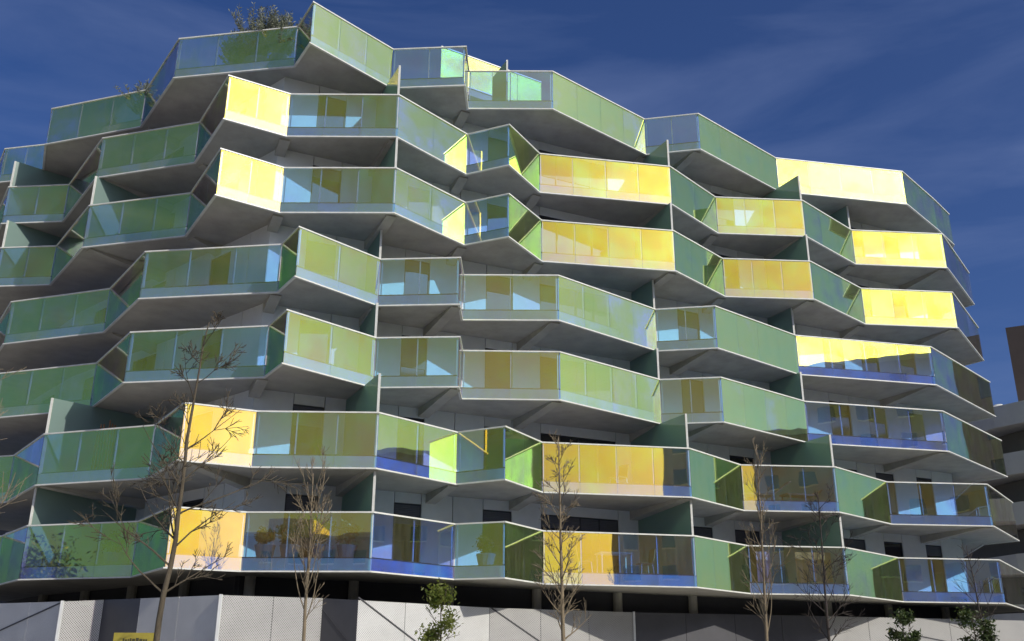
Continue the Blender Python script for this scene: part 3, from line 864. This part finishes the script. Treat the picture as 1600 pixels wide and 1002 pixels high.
shrub('potted_shrub', 'round green potted bush behind the upper left glass, right of a similar one', (-16.0, 33.7, f7), 1.0, .6, M['leafd'], 9)
shrub('potted_shrub', 'tall thin potted twigs on the top balcony by its left corner post', (-14.3, 33.0, f7), 1.7, .35, M['olive'], 10, spiky=True)
f1 = floor(1)
for i, (x, w_, h_, mt, lb) in enumerate([(-6.9, .7, .85, 'dry', 'low russet bush at the left end of the golden lowest balcony'), (-6.2, .7, 1.0, 'dry', 'russet bush beside the pale tree trunk on the lowest balcony'), (-5.3, .8, 1.15, 'leafd', 'tall green bush in the middle of the golden lowest balcony'), (-4.6, .7, 1.1, 'olive', 'grey green bush at the right end of the golden lowest balcony')]):
    shrub('potted_bush', lb, (x, 27.98, f1), h_, w_, M[mt], 20 + i)
shrub('potted_bush', 'leafy plant at the right end of the green lowest balcony on the left', (-11.9, 30.15, f1), 1.0, .9, M['leafd'], 30)
shrub('potted_bush', 'low dry bush behind the lowest balcony glass left of the step in the middle', (-0.75, 29.9, f1), .9, .7, M['dry'], 31)
f2 = floor(2)

def part(mb, name, mat, rt): return link(name, mb.mesh(name, mat), rt)
def table(label, loc, rz, w=1.1, d=.7, h=.74):
    rt = root('terrace_table', label, 'table', loc); rt.rotation_euler.z = rz
    t = MB(); t.box(-w / 2, -d / 2, h - .03, w / 2, d / 2, h); part(t, 'table_top', M['white'], rt)
    for sx in (-1, 1):
        for sy in (-1, 1):
            g = MB(); g.box(sx * (w / 2 - .06) - .02, sy * (d / 2 - .06) - .02, 0, sx * (w / 2 - .06) + .02, sy * (d / 2 - .06) + .02, h - .032); part(g, 'leg', M['white'], rt)
    return rt
def chair(label, loc, rz, mat):
    rt = root('terrace_chair', label, 'chair', loc, 'chairs on the balconies'); rt.rotation_euler.z = rz
    g = MB(); g.box(-.22, -.22, .43, .22, .22, .46); part(g, 'seat', mat, rt)
    g = MB(); g.hexa([(-.22, .2, .47), (.22, .2, .47), (.22, .23, .47), (-.22, .23, .47), (-.22, .28, .92), (.22, .28, .92), (.22, .31, .92), (-.22, .31, .92)]); part(g, 'backrest', mat, rt)
    for sx in (-1, 1):
        for sy in (-1, 1):
            g = MB(); g.tube([(sx * .19, sy * .19, .43), (sx * .23, sy * .23, 0)], .014, 6); part(g, 'leg', M['post'], rt)
    return rt
def lounger(label, loc, rz, mat):
    rt = root('deck_lounger', label, 'lounger', loc, 'wooden loungers on the second tier'); rt.rotation_euler.z = rz
    g = MB(); g.box(-.85, -.3, .30, .3, .3, .36); part(g, 'seat', mat, rt)
    g = MB(); g.hexa([(.30, -.3, .32), (.34, .3, .32), (.34, .3, .36), (.30, -.3, .36), (.95, -.3, .78), (.95, .3, .78), (.93, .3, .83), (.93, -.3, .83)]); part(g, 'backrest', mat, rt)
    for x in (-.75, .2):
        for y in (-.26, .26):
            g = MB(); g.box(x - .02, y - .02, 0, x + .02, y + .02, .298); part(g, 'leg', M['wood'], rt)
    return rt
table('white table among chairs on the lowest balcony right of the slender tree', (3.35, 32.5, f1), .2)
chair('orange chair left of the white table on the lowest balcony', (2.4, 32.3, f1), 1.5, M['cloth'])
chair('brown chair right of the white table on the lowest balcony', (4.4, 32.9, f1), -1.3, M['wood'])
chair('wooden chair at the end of the second balcony beside the frosted partition', (3.6, 32.7, f2), -.9, M['wood'])
lounger('wooden lounger on the second balcony, left of its twin', (9.1, 35.3, f2), .1, M['wood'])
lounger('wooden lounger on the second balcony, right of its twin by the partition', (10.6, 35.4, f2), .3, M['wood'])

def towel(label, a, b, z0, z1, mat, seed):
    rg = random.Random(seed); a = Vector(a); b = Vector(b); d = b - a; n = Vector((d.y, -d.x)).normalized()
    g = MB(); N = 14
    def pt(i, z, o): 
        q = a + d * (i / N) + n * (math.sin(i * 1.3 + seed) * .03 + o); return (q.x, q.y, z - .03 * math.sin(i * .7) * (z == z0))
    for i in range(N):
        g.quad(pt(i, z0, .006), pt(i + 1, z0, .006), pt(i + 1, z1, .006), pt(i, z1, .006)); g.quad(pt(i + 1, z0, -.006), pt(i, z0, -.006), pt(i, z1, -.006), pt(i + 1, z1, -.006))
        g.quad(pt(i, z0, -.006), pt(i + 1, z0, -.006), pt(i + 1, z0, .006), pt(i, z0, .006)); g.quad(pt(i, z1, .006), pt(i + 1, z1, .006), pt(i + 1, z1, -.006), pt(i, z1, -.006))
    o = g.build('hanging_cloth', mat); tag(o, label, 'cloth')
    return o
towel('orange curtain behind the dark sapling on the lowest balcony at right', (10.0, 35.2), (11.3, 35.35), f1 + .1, f1 + 1.12, M['cloth'], 1)
towel('pinkish curtain at the far right of the orange one on the lowest balcony', (8.6, 35.1), (9.1, 35.15), f1 + .1, f1 + 1.12, M['clothp'], 2)
towel('blue cloth hung by the sharp corner of the fourth tier', (-7.05, 28.25), (-6.75, 27.6), floor(4) + .15, floor(4) + 1.05, M['clothb'], 3)
towel('pink cloth hung beside the blue one at the sharp corner of the fourth tier', (-6.7, 27.5), (-6.5, 27.15), floor(4) + .1, floor(4) + 1.0, M['clothp'], 4)
st = MB()
for i in range(7): st.tube([(i * .09 - .25, rnd.uniform(-.06, .06), 0), (i * .09 - .25, 0, rnd.uniform(1.3, 1.9))], .028, 6)
o = st.build('bamboo_poles', M['wood']); o.location = (-13.1, 30.9, f2); tag(o, 'bundle of brown poles leaning before the frosted partition at left', 'poles')

# ------------------------------------------------------------------ yellow sign in front of the screens
sg = root('yellow_sign', 'small yellow street sign with dark illegible lettering behind the big bare tree', 'sign', (-6.2, 17, 0))
g = MB(); g.box(-.36, -.015, 1.85, .36, .015, 2.27); part(g, 'board', M['yellow'], sg)
for sx in (-.3, .3):
    g = MB(); g.tube([(sx, .04, 0), (sx, .04, 2.2)], .025, 8); part(g, 'post', M['post'], sg)
g = MB()
x = -.2
while x < .2:
    w_ = rnd.uniform(.02, .05); g.box(x, -.019, 2.12, x + w_, -.0155, 2.12 + rnd.uniform(.045, .07)); x += w_ + .012
part(g, 'lettering', M['ink'], sg)['kind'] = 'stuff'

# ------------------------------------------------------------------ buildings beyond the right end
tw = root('brown_tower', 'dark brown tower block rising at the right border', 'building', (38, 66, 0))
g = MB()
A_, B_ = Vector((32.4, 60.5)), Vector((44.7, 53.9))
g.wallbox(A_, B_, 0, 23.2, -12, 0); o = part(g, 'wall', M['tower'], tw); o.matrix_parent_inverse = tw.matrix_world.inverted()
for k in range(7):
    for j in range(5):
        a = A_.lerp(B_, .12 + .17 * j); b = A_.lerp(B_, .20 + .17 * j)
        if (k, j) == (6, 0): continue
        g = MB(); g.wallbox(a, b, 2.2 + 2.9 * k, 3.7 + 2.9 * k, -.1, .012)
        o = part(g, 'window', M['pane'], tw); o.matrix_parent_inverse = tw.matrix_world.inverted()

bb = root('beige_block', 'grey beige block with deep banded balconies behind the right end', 'building', (36, 62, 0))
A_, C_, B_ = Vector((27.2, 67.5)), Vector((29.6, 58.5)), Vector((35, 50.8))
def PB(g, name, mat):
    o = part(g, name, mat, bb); o.matrix_parent_inverse = bb.matrix_world.inverted(); return o
fl = 2.95
for k in range(6):
    zb = 1.5 + fl * k
    g = MB(); sweep([A_, C_, B_], [(0, zb - .28), (0, zb + 1.02), (-.18, zb + 1.02), (-.18, zb - .28)], g); PB(g, 'parapet', M['beige'])
    g = MB(); ring = [A_, C_, B_, B_ + Vector((8, 6)), C_ + Vector((14, 9))]
    for t in tessellate_polygon([[Vector((q.x, q.y, 0)) for q in ring]]):
        q = [ring[j] for j in t]
        if (q[1] - q[0]).cross(q[2] - q[0]) < 0: q = [q[0], q[2], q[1]]
        g.tri(*[(v.x, v.y, zb - .25) for v in q[::-1]]); g.tri(*[(v.x, v.y, zb - .02) for v in q])
    PB(g, 'floor_slab', M['beige'])
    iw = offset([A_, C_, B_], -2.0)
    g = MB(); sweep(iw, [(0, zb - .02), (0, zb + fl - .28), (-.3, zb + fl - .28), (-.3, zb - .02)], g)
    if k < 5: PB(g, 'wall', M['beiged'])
    for j in range(4):
        if k == 5: break
        a = iw[1].lerp(iw[2], .06 + j * .24); b = iw[1].lerp(iw[2], .2 + j * .24)
        g = MB(); g.wallbox(a, b, zb, zb + 2.1, -.1, .015); PB(g, 'window', M['pane'])
g = MB(); 
for k in range(3): g.tube([(0, 0, .0 + .12 * k), (0, 0, .12 + .12 * k)], [.9 - .25 * k, .75 - .25 * k], 16)
o = g.build('roof_dome', M['white']); o.location = (30.4, 59.2, 17.25); tag(o, 'small white dome light on the roof edge of the grey beige block', 'rooflight')

# ------------------------------------------------------------------ the far side of the street (seen as reflections)
def opp_block(name, label, a, b, depth, h, mat, floors):
    rt = root(name, label, 'building', (a[0], a[1], 0))
    a = Vector(a); b = Vector(b)
    g = MB(); g.wallbox(a, b, 0, h, -depth, 0); o = part(g, 'wall', mat, rt); o.matrix_parent_inverse = rt.matrix_world.inverted()
    g = MB(); g.wallbox(a, b, h, h + .5, -depth + .2, -.2); 
    g.wallbox(a.lerp(b, .86), a.lerp(b, .93), h + .5, h + 2.2, -depth + 2, -2)
    o = part(g, 'roof', M['edge'], rt); o.matrix_parent_inverse = rt.matrix_world.inverted()
    L = (b - a).length; n = int(L / 3.2); fh = (h - .8) / floors
    wm = MB(); sl = MB()
    for k in range(floors):
        for j in range(n):
            p = a.lerp(b, (j + .3) / n); q = a.lerp(b, (j + .7) / n)
            wm.wallbox(p, q, k * fh + 1.0, k * fh + 2.3, -.2, .01)
            sl.wallbox(p, q, k * fh + .9, k * fh + .995, -.1, .06)
    o = part(wm, 'window', M['pane'], rt); o.matrix_parent_inverse = rt.matrix_world.inverted(); o['kind'] = 'stuff'
    o = part(sl, 'sill', M['white'], rt); o.matrix_parent_inverse = rt.matrix_world.inverted(); o['kind'] = 'stuff'
    return rt
opp_block('opposite_block', 'tall grey block across the street, mirrored in the right hand balconies', (64, 14), (31, -19), 14, 28.6, M['opp'], 10)
opp_block('opposite_block', 'long brick block far across the street behind the viewer', (30, -46), (-34, -44), 12, 14.5, M['opp2'], 5)
opp_block('opposite_block', 'brick block on the right, across the side street', (56, 42), (58, 20), 14, 20.5, M['opp2'], 5)

def big_tree(label, base, h, w, seed):
    rg = random.Random(seed)
    rt = root('street_tree', label, 'tree', base, 'tall trees across the street, out of view')
    t = MB(); t.tube(trunk_path((0, 0, 0), (0, 0, h * .7), .5, rg, 8), [.28 * (1 - .1 * i) for i in range(9)], 8)
    link('trunk', t.mesh('trunk', M['bark'], True), rt)
    c = MB(); leaves(c, (0, 0, h * .62), (w, w, h * .38), 7000, .2, rg, clumps=60)
    link('crown', c.mesh('crown', M['leafd']), rt)
for i, (x, y, h_, w_, lb) in enumerate([(-52, 6, 10, 5, 'round tree far left across the street'), (-60, 16, 8, 5, 'low spreading tree farthest left'), (-46, -6, 9, 4, 'tree left of the long brick block'), (-44, -18, 7, 4, 'small round tree left behind the viewer'), (-57, -2, 7.5, 5, 'bushy tree behind the far left one'), (6, -30, 7, 3, 'single tree before the long brick block')]):
    big_tree(lb, (x, y, 0), h_, w_, 100 + i)
print('PANES', PANE_COUNT, 'OBJECTS', len(bpy.data.objects))
